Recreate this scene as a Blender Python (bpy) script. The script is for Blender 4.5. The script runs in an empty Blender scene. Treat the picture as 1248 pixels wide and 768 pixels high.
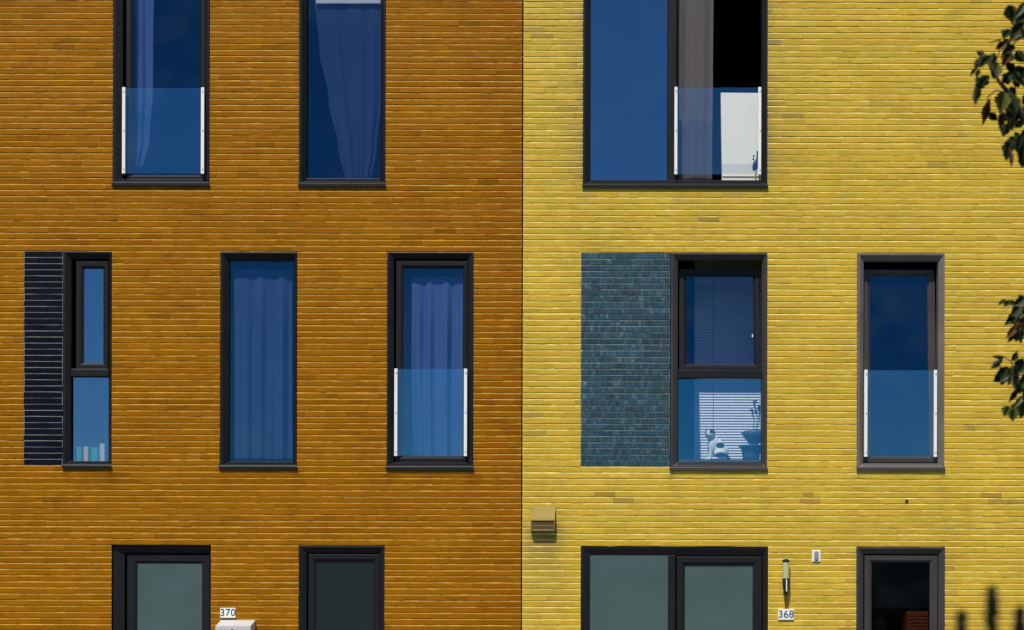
import bpy, bmesh, math, random
import numpy as np
from mathutils import Vector, Matrix

random.seed(7)
rng = np.random.default_rng(11)
S = 120.0                    # photo pixels per metre on the wall plane
D = 15.0                     # camera to wall
CX, CY = 624.0, 738.0        # principal point of the photo (level horizon)
ROLL = 0.0025
ZC = 1.80                    # camera height
AZ, EL = 20.0, 60.0          # sun: degrees to the -X side of the facade normal, elevation

scene = bpy.context.scene
col = scene.collection

# ------------------------------------------------------------------ helpers
def un(px, py):
    dx, dy = px - CX, py - CY
    return dx + ROLL*dy, dy - ROLL*dx

def PX(px, py=400.0, y=0.0):
    return un(px, py)[0]/S*(D+y)/D

def PZ(py, px=624.0, y=0.0):
    return ZC - un(px, py)[1]/S*(D+y)/D

def P(px, py, y=0.0):
    return Vector((PX(px, py, y), y, PZ(py, px, y)))

def tag(o, label=None, cat=None, group=None, kind=None):
    if label: o['label'] = label
    if cat: o['category'] = cat
    if group: o['group'] = group
    if kind: o['kind'] = kind
    return o

def empty(name, loc=(0, 0, 0), rz=0.0):
    o = bpy.data.objects.new(name, None)
    o.empty_display_size = 0.1
    o.location = loc
    o.rotation_euler = (0, 0, rz)
    col.objects.link(o)
    return o

def link(name, me, m=None, parent=None, loc=None):
    """one mesh object; geometry given in world coordinates, parent at its own location"""
    o = bpy.data.objects.new(name, me)
    col.objects.link(o)
    if m is not None:
        for k in (m if isinstance(m, (list, tuple)) else [m]):
            me.materials.append(k)
    if parent is not None:
        o.parent = parent
        base = parent
        off = Vector((0, 0, 0))
        while base is not None:
            off += base.location
            base = base.parent
        o.location = -off
    return o

def done(bm, name, m=None, parent=None, smooth=False, recalc=True):
    if recalc:
        bmesh.ops.recalc_face_normals(bm, faces=bm.faces[:])
    me = bpy.data.meshes.new(name)
    bm.to_mesh(me)
    bm.free()
    if smooth:
        for p in me.polygons: p.use_smooth = True
    return link(name, me, m, parent)

def box(bm, x0, x1, y0, y1, z0, z1, bev=0.0):
    vs = [bm.verts.new(p) for p in ((x0,y0,z0),(x1,y0,z0),(x1,y1,z0),(x0,y1,z0),(x0,y0,z1),(x1,y0,z1),(x1,y1,z1),(x0,y1,z1))]
    fs = [bm.faces.new([vs[i] for i in f]) for f in ((0,1,5,4),(1,2,6,5),(2,3,7,6),(3,0,4,7),(4,5,6,7),(3,2,1,0))]
    if bev > 0:
        es = list({e for f in fs for e in f.edges})
        bmesh.ops.bevel(bm, geom=es, offset=bev, segments=2, affect='EDGES', profile=0.5)
    return vs

def ring(bm, o, i, prof):
    """mitred frame: rectangles o (outer) and i (inner) as (x0,x1,z0,z1); prof = closed [(t, y)], t from outer to inner"""
    loops = []
    for t, y in prof:
        r = [o[k] + (i[k]-o[k])*t for k in range(4)]
        loops.append([bm.verts.new(p) for p in ((r[0],y,r[2]),(r[1],y,r[2]),(r[1],y,r[3]),(r[0],y,r[3]))])
    n = len(loops)
    for a in range(n):
        b = (a+1) % n
        for k in range(4):
            l = (k+1) % 4
            bm.faces.new((loops[a][k], loops[a][l], loops[b][l], loops[b][k]))

def tube(bm, pts, rad, seg=8, cap=True):
    pts = [Vector(p) for p in pts]
    if not isinstance(rad, (list, tuple)): rad = [rad]*len(pts)
    rings = []
    for k, p in enumerate(pts):
        d = (pts[min(k+1, len(pts)-1)] - pts[max(k-1, 0)]).normalized()
        u = d.cross(Vector((0.31, 0.2, 1.0)) if abs(d.z) < 0.9 else Vector((1, 0.1, 0))).normalized()
        v = d.cross(u)
        rings.append([bm.verts.new(p + (u*math.cos(2*math.pi*j/seg) + v*math.sin(2*math.pi*j/seg))*rad[k]) for j in range(seg)])
    for a, b in zip(rings, rings[1:]):
        for j in range(seg):
            bm.faces.new((a[j], a[(j+1) % seg], b[(j+1) % seg], b[j]))
    if cap:
        bm.faces.new(rings[0][::-1]); bm.faces.new(rings[-1])

def lathe(bm, cx, cy, prof, seg=24):
    """prof: [(r, z)]"""
    rings = [[bm.verts.new((cx + r*math.cos(2*math.pi*j/seg), cy + r*math.sin(2*math.pi*j/seg), z)) for j in range(seg)] for r, z in prof]
    for a, b in zip(rings, rings[1:]):
        for j in range(seg):
            bm.faces.new((a[j], a[(j+1) % seg], b[(j+1) % seg], b[j]))
    bm.faces.new(rings[0][::-1]); bm.faces.new(rings[-1])

# ------------------------------------------------------------------ materials
def nodes_of(name):
    m = bpy.data.materials.new(name); m.use_nodes = True
    nt = m.node_tree; nt.nodes.clear()
    out = nt.nodes.new('ShaderNodeOutputMaterial')
    return m, nt, out

def N(nt, t, **kw):
    n = nt.nodes.new(t)
    for k, v in kw.items():
        if k in n.inputs.keys(): n.inputs[k].default_value = v
        else: setattr(n, k, v)
    return n

def plain(name, c, rough=0.5, metal=0.0, spec=0.5, var=0.12, scale=14.0, bump=0.0, bscale=200.0, coat=0.0):
    m, nt, out = nodes_of(name)
    b = N(nt, 'ShaderNodeBsdfPrincipled'); L = nt.links
    b.inputs['Roughness'].default_value = rough; b.inputs['Metallic'].default_value = metal
    b.inputs['Specular IOR Level'].default_value = spec
    b.inputs['Coat Weight'].default_value = coat
    tc = N(nt, 'ShaderNodeTexCoord')
    nz = N(nt, 'ShaderNodeTexNoise'); nz.inputs['Scale'].default_value = scale; nz.inputs['Detail'].default_value = 5
    L.new(tc.outputs['Object'], nz.inputs['Vector'])
    mr = N(nt, 'ShaderNodeMapRange'); mr.inputs['From Min'].default_value = .25; mr.inputs['From Max'].default_value = .75
    mr.inputs['To Min'].default_value = 1-var; mr.inputs['To Max'].default_value = 1+var
    L.new(nz.outputs['Fac'], mr.inputs['Value'])
    mx = N(nt, 'ShaderNodeVectorMath', operation='SCALE'); mx.inputs[0].default_value = c[:3]
    L.new(mr.outputs['Result'], mx.inputs['Scale'])
    L.new(mx.outputs['Vector'], b.inputs['Base Color'])
    if bump:
        n2 = N(nt, 'ShaderNodeTexNoise'); n2.inputs['Scale'].default_value = bscale; n2.inputs['Detail'].default_value = 3
        L.new(tc.outputs['Object'], n2.inputs['Vector'])
        bp = N(nt, 'ShaderNodeBump'); bp.inputs['Strength'].default_value = bump; bp.inputs['Distance'].default_value = 0.004
        L.new(n2.outputs['Fac'], bp.inputs['Height']); L.new(bp.outputs['Normal'], b.inputs['Normal'])
    L.new(b.outputs[0], out.inputs[0])
    return m

def brick_mat(name, c, rough, dirt, spec=0.4, bump=0.35):
    m, nt, out = nodes_of(name); L = nt.links
    b = N(nt, 'ShaderNodeBsdfPrincipled')
    b.inputs['Specular IOR Level'].default_value = spec
    at = N(nt, 'ShaderNodeAttribute', attribute_name='tint')
    tc = N(nt, 'ShaderNodeTexCoord')
    mp = N(nt, 'ShaderNodeMapping'); mp.inputs['Scale'].default_value = (9, 30, 34)
    L.new(tc.outputs['Object'], mp.inputs['Vector'])
    nz = N(nt, 'ShaderNodeTexNoise'); nz.inputs['Scale'].default_value = 1.0; nz.inputs['Detail'].default_value = 6; nz.inputs['Roughness'].default_value = .65
    L.new(mp.outputs[0], nz.inputs['Vector'])
    mr = N(nt, 'ShaderNodeMapRange'); mr.inputs['From Min'].default_value = .25; mr.inputs['From Max'].default_value = .75
    mr.inputs['To Min'].default_value = .82; mr.inputs['To Max'].default_value = 1.14
    L.new(nz.outputs['Fac'], mr.inputs['Value'])
    big = N(nt, 'ShaderNodeTexNoise'); big.inputs['Scale'].default_value = 1.7; big.inputs['Detail'].default_value = 3
    L.new(tc.outputs['Object'], big.inputs['Vector'])
    mb = N(nt, 'ShaderNodeMapRange'); mb.inputs['From Min'].default_value = .3; mb.inputs['From Max'].default_value = .7
    mb.inputs['To Min'].default_value = .88; mb.inputs['To Max'].default_value = 1.08
    L.new(big.outputs['Fac'], mb.inputs['Value'])
    mm = N(nt, 'ShaderNodeMath', operation='MULTIPLY'); L.new(mr.outputs[0], mm.inputs[0]); L.new(mb.outputs[0], mm.inputs[1])
    a = N(nt, 'ShaderNodeMix', data_type='RGBA', blend_type='MULTIPLY'); a.inputs[0].default_value = 1
    a.inputs[6].default_value = (*c, 1); L.new(at.outputs['Color'], a.inputs[7])
    s = N(nt, 'ShaderNodeVectorMath', operation='SCALE'); L.new(a.outputs[2], s.inputs[0]); L.new(mm.outputs[0], s.inputs['Scale'])
    # specks of dirt and pinholes in the glaze
    sp = N(nt, 'ShaderNodeTexNoise'); sp.inputs['Scale'].default_value = 55; sp.inputs['Detail'].default_value = 2
    L.new(tc.outputs['Object'], sp.inputs['Vector'])
    sr = N(nt, 'ShaderNodeMapRange'); sr.inputs['From Min'].default_value = .70; sr.inputs['From Max'].default_value = .76
    sr.inputs['To Max'].default_value = .55
    L.new(sp.outputs['Fac'], sr.inputs['Value'])
    d = N(nt, 'ShaderNodeMix', data_type='RGBA'); d.inputs[7].default_value = (*dirt, 1)
    L.new(sr.outputs[0], d.inputs[0]); L.new(s.outputs[0], d.inputs[6])
    L.new(d.outputs[2], b.inputs['Base Color'])
    rr = N(nt, 'ShaderNodeMapRange'); rr.inputs['To Min'].default_value = rough-.12; rr.inputs['To Max'].default_value = rough+.12
    L.new(nz.outputs['Fac'], rr.inputs['Value']); L.new(rr.outputs[0], b.inputs['Roughness'])
    bp = N(nt, 'ShaderNodeBump'); bp.inputs['Strength'].default_value = bump; bp.inputs['Distance'].default_value = .004
    mp2 = N(nt, 'ShaderNodeMapping'); mp2.inputs['Scale'].default_value = (22, 60, 90)
    L.new(tc.outputs['Object'], mp2.inputs['Vector'])
    n3 = N(nt, 'ShaderNodeTexNoise'); n3.inputs['Scale'].default_value = 1; n3.inputs['Detail'].default_value = 4
    L.new(mp2.outputs[0], n3.inputs['Vector'])
    L.new(n3.outputs['Fac'], bp.inputs['Height']); L.new(bp.outputs[0], b.inputs['Normal'])
    L.new(b.outputs[0], out.inputs[0])
    return m

def glazed_mat(name, ramp, rough, bump, coat, spec=.5):
    """dark glazed brick with vertical runs in the glaze"""
    m, nt, out = nodes_of(name); L = nt.links
    b = N(nt, 'ShaderNodeBsdfPrincipled'); b.inputs['Roughness'].default_value = rough
    b.inputs['Specular IOR Level'].default_value = spec
    b.inputs['Coat Weight'].default_value = coat; b.inputs['Coat Roughness'].default_value = .12
    at = N(nt, 'ShaderNodeAttribute', attribute_name='tint')
    tc = N(nt, 'ShaderNodeTexCoord')
    mp = N(nt, 'ShaderNodeMapping'); mp.inputs['Scale'].default_value = (26, 10, 11)
    L.new(tc.outputs['Object'], mp.inputs['Vector'])
    va = N(nt, 'ShaderNodeVectorMath', operation='ADD'); L.new(mp.outputs[0], va.inputs[0])
    vs = N(nt, 'ShaderNodeVectorMath', operation='SCALE'); vs.inputs['Scale'].default_value = 40
    L.new(at.outputs['Vector'], vs.inputs[0]); L.new(vs.outputs[0], va.inputs[1])
    nz = N(nt, 'ShaderNodeTexNoise'); nz.inputs['Scale'].default_value = 1.0; nz.inputs['Detail'].default_value = 5; nz.inputs['Roughness'].default_value = .6
    L.new(va.outputs[0], nz.inputs['Vector'])
    cr = N(nt, 'ShaderNodeValToRGB')
    e = cr.color_ramp.elements
    e[0].position, e[0].color = ramp[0][0], (*ramp[0][1], 1)
    e[1].position, e[1].color = ramp[-1][0], (*ramp[-1][1], 1)
    for p, c in ramp[1:-1]:
        q = e.new(p); q.color = (*c, 1)
    L.new(nz.outputs['Fac'], cr.inputs['Fac'])
    a = N(nt, 'ShaderNodeMix', data_type='RGBA', blend_type='MULTIPLY'); a.inputs[0].default_value = 1
    L.new(cr.outputs[0], a.inputs[6]); L.new(at.outputs['Color'], a.inputs[7])
    L.new(a.outputs[2], b.inputs['Base Color'])
    bp = N(nt, 'ShaderNodeBump'); bp.inputs['Strength'].default_value = bump; bp.inputs['Distance'].default_value = .006
    L.new(nz.outputs['Fac'], bp.inputs['Height']); L.new(bp.outputs[0], b.inputs['Normal'])
    L.new(b.outputs[0], out.inputs[0])
    return m

def glass_mat(name, refl, tint=(.8, .82, .85), rcol=(.45, .72, 1.0), wob=0.0):
    """clear pane: coated blue reflection over a tinted see-through"""
    m, nt, out = nodes_of(name); L = nt.links
    tr = N(nt, 'ShaderNodeBsdfTransparent'); tr.inputs[0].default_value = (*tint, 1)
    gl = N(nt, 'ShaderNodeBsdfGlossy'); gl.inputs['Color'].default_value = (*rcol, 1); gl.inputs['Roughness'].default_value = 0.0
    # smears of dust on the pane
    tc = N(nt, 'ShaderNodeTexCoord')
    nz = N(nt, 'ShaderNodeTexNoise'); nz.inputs['Scale'].default_value = 2.2; nz.inputs['Detail'].default_value = 4
    L.new(tc.outputs['Object'], nz.inputs['Vector'])
    mx = N(nt, 'ShaderNodeMixShader'); mx.inputs[0].default_value = refl; L.new(tr.outputs[0], mx.inputs[1]); L.new(gl.outputs[0], mx.inputs[2])
    df = N(nt, 'ShaderNodeBsdfDiffuse'); df.inputs[0].default_value = (.5, .55, .6, 1)
    mr = N(nt, 'ShaderNodeMapRange'); mr.inputs['From Min'].default_value = .5; mr.inputs['From Max'].default_value = .8
    mr.inputs['To Min'].default_value = .0; mr.inputs['To Max'].default_value = .010
    L.new(nz.outputs['Fac'], mr.inputs['Value'])
    m2 = N(nt, 'ShaderNodeMixShader'); L.new(mr.outputs[0], m2.inputs[0]); L.new(mx.outputs[0], m2.inputs[1]); L.new(df.outputs[0], m2.inputs[2])
    if wob:
        bp = N(nt, 'ShaderNodeBump'); bp.inputs['Strength'].default_value = wob; bp.inputs['Distance'].default_value = .01
        n2 = N(nt, 'ShaderNodeTexNoise'); n2.inputs['Scale'].default_value = 1.3; n2.inputs['Detail'].default_value = 0
        L.new(tc.outputs['Object'], n2.inputs['Vector']); L.new(n2.outputs['Fac'], bp.inputs['Height']); L.new(bp.outputs[0], gl.inputs['Normal'])
    L.new(m2.outputs[0], out.inputs[0])
    return m

M = {}
M['orange'] = brick_mat('ochre_brick', (.302, .112, .0008), .55, (.12, .055, .01), spec=.06, bump=.25)
M['yellow'] = brick_mat('yellow_brick', (.565, .362, .030), .48, (.22, .16, .05), spec=.20, bump=.25)
M['orange_mortar'] = plain('ochre_mortar', (.44, .22, .02), .9, var=.45, scale=9)
M['yellow_mortar'] = plain('yellow_mortar', (.66, .51, .12), .9, var=.3, scale=9)
M['pale_mortar'] = plain('pale_mortar', (.26, .255, .23), .9, var=.2, scale=30)
M['teal_mortar'] = plain('grey_green_mortar', (.16, .19, .175), .9, var=.3, scale=30)
M['teal'] = glazed_mat('teal_glazed_brick', [(.28, (.004, .018, .035)), (.45, (.010, .045, .065)), (.54, (.016, .056, .074)), (.63, (.038, .086, .11)), (.75, (.15, .20, .23))], .42, .10, .12)
M['navy'] = glazed_mat('navy_glazed_brick', [(.30, (.0022, .0026, .007)), (.7, (.005, .006, .016))], .5, .15, 0.0, spec=.08)
M['frame_dark'] = plain('anthracite_frame', (.0115, .0105, .012), .45, spec=.22, var=.15, scale=3, bump=.05)
M['frame_grey'] = plain('grey_frame', (.046, .040, .039), .40, spec=.35, var=.15, scale=3, bump=.05)
M['gasket'] = plain('black_gasket', (.006, .006, .007), .7)
M['white'] = plain('white_painted_metal', (.82, .81, .78), .4, var=.04)
M['steel'] = plain('dull_steel', (.25, .25, .26), .35, metal=1.0)
M['frosted'] = plain('frosted_glass', (.062, .098, .095), .30, var=.13, scale=2.2, spec=.35)
M['darkglass'] = plain('dark_frosted_glass', (.010, .017, .017), .3, var=.2, scale=1.5, spec=.3)
M['glass_a'] = glass_mat('pane_glass_deep', .075, rcol=(.10, .5, .95))
M['glass_e'] = glass_mat('pane_glass_tilted', .075, rcol=(.08, .5, .95), tint=(.86, .88, .92))
M['frame_glint'] = plain('glint_grey_frame', (.15, .13, .115), .38, var=.2, scale=3, spec=.4)  # grey frame made paler, with sun glint put into its base colour
M['glass_b'] = glass_mat('pane_glass_bright', .14, rcol=(.10, .58, 1.0), tint=(.93, .95, .97))
M['glass_d'] = glass_mat('pane_glass_pale', .21, rcol=(.30, .64, 1.0), tint=(.95, .95, .95))
M['glass_c'] = glass_mat('balustrade_glass', .105, tint=(.97, .985, .985), rcol=(.22, .64, 1.0))
M['glass_low'] = glass_mat('pane_glass_low', .006, rcol=(.3, .5, .8), tint=(.6, .6, .6))
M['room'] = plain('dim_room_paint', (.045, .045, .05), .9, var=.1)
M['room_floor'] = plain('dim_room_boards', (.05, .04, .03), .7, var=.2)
M['curtain_blue'] = plain('blue_violet_cloth', (.045, .090, .22), .9, var=.12, scale=40)
M['curtain_lilac'] = plain('lilac_cloth', (.095, .145, .36), .9, var=.12, scale=40)
M['curtain_dark'] = plain('dark_blue_cloth', (.026, .044, .125), .9, var=.12, scale=40)
M['curtain_mauve'] = plain('mauve_grey_cloth', (.080, .070, .074), .9, var=.12, scale=40)
M['blind'] = plain('white_slats', (.90, .90, .89), .5, var=.03)
M['board'] = plain('cream_board', (.90, .86, .75), .6, var=.03)
M['black'] = plain('black_plastic', (.012, .012, .013), .4)
M['beige'] = plain('beige_sheet_metal', (.30, .205, .035), .6, spec=.2, var=.1)
M['beige_dark'] = plain('soiled_grille', (.24, .18, .08), .6, var=.25, scale=60)
M['lampglass'] = plain('pale_lamp_glass', (.46, .46, .24), .35, var=.08)
M['plate'] = plain('white_enamel', (.80, .79, .76), .35, var=.03)
M['digit'] = plain('dark_print', (.02, .025, .05), .5)
M['mailbox'] = plain('pale_grey_metal', (.52, .51, .50), .45, var=.06)
M['bar'] = plain('grey_plastic', (.28, .25, .25), .5)
M['cat_white'] = plain('white_fur', (.84, .82, .78), .9, var=.06, scale=60, bump=.4, bscale=350)
M['cat_dark'] = plain('dark_fur', (.03, .032, .05), .9, var=.2, scale=60, bump=.4, bscale=350)
M['eye'] = plain('eye_green', (.06, .09, .02), .2)
M['pot'] = plain('slate_blue_pot', (.075, .10, .16), .45, var=.1)
M['wood'] = plain('red_brown_wood', (.34, .085, .025), .5, var=.3, scale=25)
M['leaf'] = plain('dark_leaf', (.026, .036, .009), .5, var=.5, scale=9, spec=.25)
M['leaf_olive'] = plain('olive_leaf', (.085, .090, .016), .6, var=.35, scale=9, spec=.2)
M['leaf_brown'] = plain('brown_leaf', (.075, .036, .012), .6, var=.4, scale=9, spec=.2)
M['bark'] = plain('dark_bark', (.035, .022, .015), .85, var=.4, scale=18, bump=.6, bscale=40)
M['plum'] = plain('plum_leaf', (.050, .028, .020), .6, var=.4, scale=30)
M['paving'] = plain('grey_paving', (.16, .155, .145), .85, var=.15, scale=1.5, bump=.3, bscale=60)
M['lawn'] = plain('short_lawn', (.05, .075, .02), .95, var=.35, scale=2.0, bump=.5, bscale=80)
M['asphalt'] = plain('asphalt', (.05, .05, .052), .9, var=.2, scale=3, bump=.3, bscale=120)
M['kerb'] = plain('kerb_concrete', (.25, .245, .235), .85, var=.12, scale=6)
M['coping'] = plain('roof_coping', (.30, .30, .30), .4, metal=.6)
M['books'] = [plain('teal_cover', (.03, .33, .26), .6), plain('sand_cover', (.75, .50, .20), .6), plain('green_cover', (.02, .36, .25), .6), plain('white_cover', (.62, .66, .68), .6)]
M['stem'] = plain('green_stem', (.22, .26, .04), .6)
M['ornament'] = plain('dark_blue_enamel', (.02, .024, .06), .4)

# ------------------------------------------------------------------ brick walls (numpy)
PITCH = 7.453/S
ZREF = PZ(307.7)
XJ = PX(637.2, 400)          # joint between the two houses

def brick_rows(x0, x1, z0, z1, holes, seed):
    """-> list of (xa, xb, za, zb, course) clipped round the holes [(xa,xb,za,zb)] and the solid strips behind"""
    r = random.Random(seed)
    k0 = math.floor((z0-ZREF)/PITCH); k1 = math.ceil((z1-ZREF)/PITCH)
    bricks, strips = [], []
    for k in range(k0, k1):
        ca, cb = ZREF + k*PITCH, ZREF + (k+1)*PITCH
        # joints of this course
        joints = [x0 - r.random()*.21]
        while joints[-1] < x1:
            joints.append(joints[-1] + (.105 if r.random() < .14 else .212) + r.uniform(-.003, .003))
        near = [h for h in holes if h[2] < cb-.006 and h[3] > ca+.006]
        xe = sorted({x0, x1} | {v for h in near for v in h[:2] if x0 < v < x1})
        segs = []
        for a, b in zip(xe, xe[1:]):
            lo = [(ca, cb)]
            for h in near:
                if h[0] < (a+b)/2 < h[1]:
                    lo = [(p, q) for p, q in ((lo[0][0], min(lo[0][1], h[2])), (max(lo[0][0], h[3]), lo[0][1])) if q-p > .006] if lo else []
            for z in lo:
                if segs and abs(segs[-1][1]-a) < 1e-6 and segs[-1][2] == z: segs[-1][1] = b
                else: segs.append([a, b, z])
        for a, b, (za, zb) in segs:
            if b - a < .01: continue
            strips.append((a, b, za, zb))
            inner = [j for j in joints if a + .04 < j < b - .04]
            ed = [a] + inner + [b]
            for p, q in zip(ed, ed[1:]):
                bricks.append((p + (r.uniform(0, .005) if p == a else 0), q - (r.uniform(0, .005) if q == b else 0), za, zb, k))
    return bricks, strips

def wall_mesh(name, bricks, base_var, joint=.0118, perp=.0007, bt=.0042, bd=.0028, bb=.0014, bbd=.0012, wav=1.0, tintfn=None, hue=None, seed=1, depth=.06, proud=.0):
    g = np.random.default_rng(seed)
    B = np.array([b[:4] for b in bricks]); n = len(B)
    xa, xb = B[:, 0] + perp/2, B[:, 1] - perp/2
    ck = np.array([b[4] for b in bricks]); ck = ck-ck.min(); cn = g.normal(0, 1, (3, ck.max()+1))
    j = (g.uniform(.8, 1.2, n)*(1 + .18*cn[2][ck])).clip(.5, 1.6)*joint
    za, zb = B[:, 2] + j*.5, B[:, 3] - j*.5
    L = xb - xa
    frac = np.stack([np.zeros(n), np.minimum(.004/L, .1), .5 + g.uniform(-.12, .12, n), 1-np.minimum(.004/L, .1), np.ones(n)], 1)
    xs = xa[:, None] + L[:, None]*frac                       # n,5
    endp = np.array([.0012, 0, 0, 0, .0012])[None, :]
    prot = wav*(g.normal(0, .0004, n) + .0004*cn[0][ck])[:, None]
    yaw = g.normal(0, .0006, n)[:, None]*(frac-.5)*2*wav
    tip = wav*(.0002 + g.normal(0, .0005, n) + .0006*cn[1][ck])[:, None]
    yf = -proud + prot + yaw + endp + g.normal(0, .0004, (n, 5))*wav
    wz1 = g.normal(0, .0009, (n, 5))*wav; wz0 = g.normal(0, .0009, (n, 5))*wav
    sag = g.normal(0, .0008, n)[:, None]*(frac-.5)*2*wav
    z1 = zb[:, None] + wz1 + sag; z0 = za[:, None] + wz0 + sag
    lum = (1 + .30*cn[2][ck][::-1] + g.normal(0, .28, n)).clip(.25, 1.7)[:, None]
    BT = bt*lum*(1 + g.normal(0, .18, (n, 5))); BD = bd*lum.clip(.3, 1.35)*np.ones((n, 5))
    yb = np.full((n, 5), depth)
    V = np.empty((n, 5, 6, 3))
    V[..., 0] = xs[:, :, None]
    prof = [(yb, z1), (yf+BD+tip, z1), (yf+tip, z1-BT), (yf-tip, z0+bb), (yf-tip+bbd, z0), (yb, z0)]
    for q, (yy, zz) in enumerate(prof):
        V[:, :, q, 1] = yy; V[:, :, q, 2] = zz
    V = V.reshape(-1, 3)
    base = (np.arange(n)*30)[:, None, None]
    quads = []
    for s in range(4):
        for q in range(5):
            quads.append([s*6+q, s*6+q+1, (s+1)*6+q+1, (s+1)*6+q])
    quads = np.array(quads)
    Q = (base + quads[None]).reshape(-1, 4)
    caps = np.array([[5, 4, 3, 2, 1, 0], [24, 25, 26, 27, 28, 29]])
    C = (base + caps[None]).reshape(-1, 6)
    me = bpy.data.meshes.new(name)
    nv, nq, nc = len(V), len(Q), len(C)
    me.vertices.add(nv); me.vertices.foreach_set('co', V.ravel())
    me.loops.add(nq*4 + nc*6); me.loops.foreach_set('vertex_index', np.concatenate([Q.ravel(), C.ravel()]).astype(np.int32))
    me.polygons.add(nq+nc)
    st = np.concatenate([np.arange(nq)*4, nq*4 + np.arange(nc)*6]).astype(np.int32)
    me.polygons.foreach_set('loop_start', st)
    me.update(calc_edges=True); me.validate()
    me.polygons.foreach_set('use_smooth', np.zeros(len(me.polygons), dtype=bool))
    t = np.ones((n, 3))*g.normal(1, base_var, n)[:, None]
    if hue is not None:
        t *= 1 + g.normal(0, 1, n)[:, None]*np.array(hue)[None]
    T = np.repeat(t, 30, 0)
    if tintfn is not None:
        T = T*tintfn(V[:, 0], V[:, 2], np.repeat((B[:, 0]+B[:, 1])/2, 30), np.repeat((B[:, 2]+B[:, 3])/2, 30), np.repeat([b[4] for b in bricks], 30), np.repeat(g.random(n), 30))
    A = np.ones((nv, 4), dtype=np.float32); A[:, :3] = np.clip(T, .02, 3)
    at = me.attributes.new('tint', 'FLOAT_COLOR', 'POINT'); at.data.foreach_set('color', A.ravel())
    return me

def strips_mesh(name, strips, y, struck=None):
    """mortar behind the bricks; struck = (joint, y_low, y_high): every bed joint slopes back under the brick above it"""
    bm = bmesh.new()
    for a, b, za, zb in strips:
        if struck:
            j, yl, yh = struck
            ym = (yl+yh)/2
            pts = [(za, ym), (za+j*.5, yh), (max(za+j*.5, zb-j*.62), yl+.0002), (zb-j*.5, yl), (zb, ym)]
        else:
            pts = [(za, y), (zb, y)]
        for (z0, y0), (z1, y1) in zip(pts, pts[1:]):
            if z1 - z0 < 1e-5: continue
            bm.faces.new([bm.verts.new(p) for p in ((a, y0, z0), (b, y0, z0), (b, y1, z1), (a, y1, z1))])
    me = bpy.data.meshes.new(name); bm.to_mesh(me); bm.free()
    return me

# openings, in photo pixels: x0, x1, top, bottom
WIN = {
    'O1': (137.5, 255.5, -50, 227), 'O2': (364.5, 470, -50, 228),
    'O3': (77, 136, 307.5, 571), 'O4': (268, 362, 307.5, 572), 'O5': (471.5, 577, 307.5, 573),
    'O6': (135.5, 257, 664.7, 952), 'O7': (363.5, 468.5, 664.7, 948),
    'Y1': (710.5, 935.5, -50, 229.7), 'Y2': (817, 935, 308, 574), 'Y3': (1044.5, 1151, 308.5, 574),
    'Y4': (707.5, 936, 666.5, 953), 'Y5': (1043.5, 1151.5, 667.5, 950),
}
PAN = {'OP': (29, 76.6, 307.5, 566.7), 'YP': (708, 816.6, 308, 570)}

def rect(k, y=0.0):
    a, b, t, u = k
    xm, zm = (a+b)/2, (t+u)/2
    return [PX(a, zm, y), PX(b, zm, y), PZ(u, xm, y), PZ(t, xm, y)]

def snap(r):
    for q in (2, 3):
        k = round((r[q]-ZREF)/PITCH)
        if abs(r[q] - (ZREF+k*PITCH)) < .017: r[q] = ZREF + k*PITCH
    return r

R = {k: rect(v) for k, v in WIN.items()}
for k in R:
    t = R[k]
    kk = round((t[3]-ZREF)/PITCH); t[3] = ZREF + kk*PITCH - .001
    if k not in ('O6', 'O7', 'Y4', 'Y5'): t[2] += .034
RP = {k: snap(rect(v)) for k, v in PAN.items()}
RP['OP'][1] = R['O3'][0]-.001; RP['YP'][1] = R['Y2'][0]-.001
XL, XR, ZT = -7.6, 7.6, 9.25

house_o = empty('brick_house', (-3.5, 0, 0))
tag(house_o, 'ochre-orange brick house with narrow dark-framed windows and a navy brick panel', 'house')
house_y = empty('brick_house', (3.5, 0, 0))
tag(house_y, 'bright yellow brick house with dark-framed windows and a teal brick panel', 'house')

def o_tint(x, z, bx, bz, k, u):
    t = np.ones((len(x), 3))
    # a redder, browner band along the joint and a few redder bricks
    red = (u > .94)[:, None]*np.array([.96, .88, .9])[None] + (u <= .94)[:, None]
    t *= red
    w = np.clip((x - (XJ-.75))/.75, 0, 1)[:, None]
    t *= 1 - w*np.array([.10, .17, .0])[None]
    t *= np.where(u < .04, .82, 1.0)[:, None]
    t *= 1 - runs(x, z, 'O')*np.array([1, .95, .3])[None]
    return t

def runs(x, z, house):
    """rain runs below the sill ends"""
    w = np.zeros(len(x))
    for k, r in R.items():
        if k[0] != house or k in ('O6', 'O7', 'Y4', 'Y5'): continue
        for xc, sp, ln, st in ((r[0]+.01, .035, .30, .34), (r[1]-.01, .035, .36, .34), ((r[0]+r[1])/2+.06, .16, .14, .16)):
            d = r[2] - .03 - z
            w = np.maximum(w, st*np.exp(-((x-xc-.01*np.sin(z*31))/sp)**2)*np.exp(-np.clip(d, 0, 9)/ln)*(d > 0))
    return w[:, None]

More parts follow.
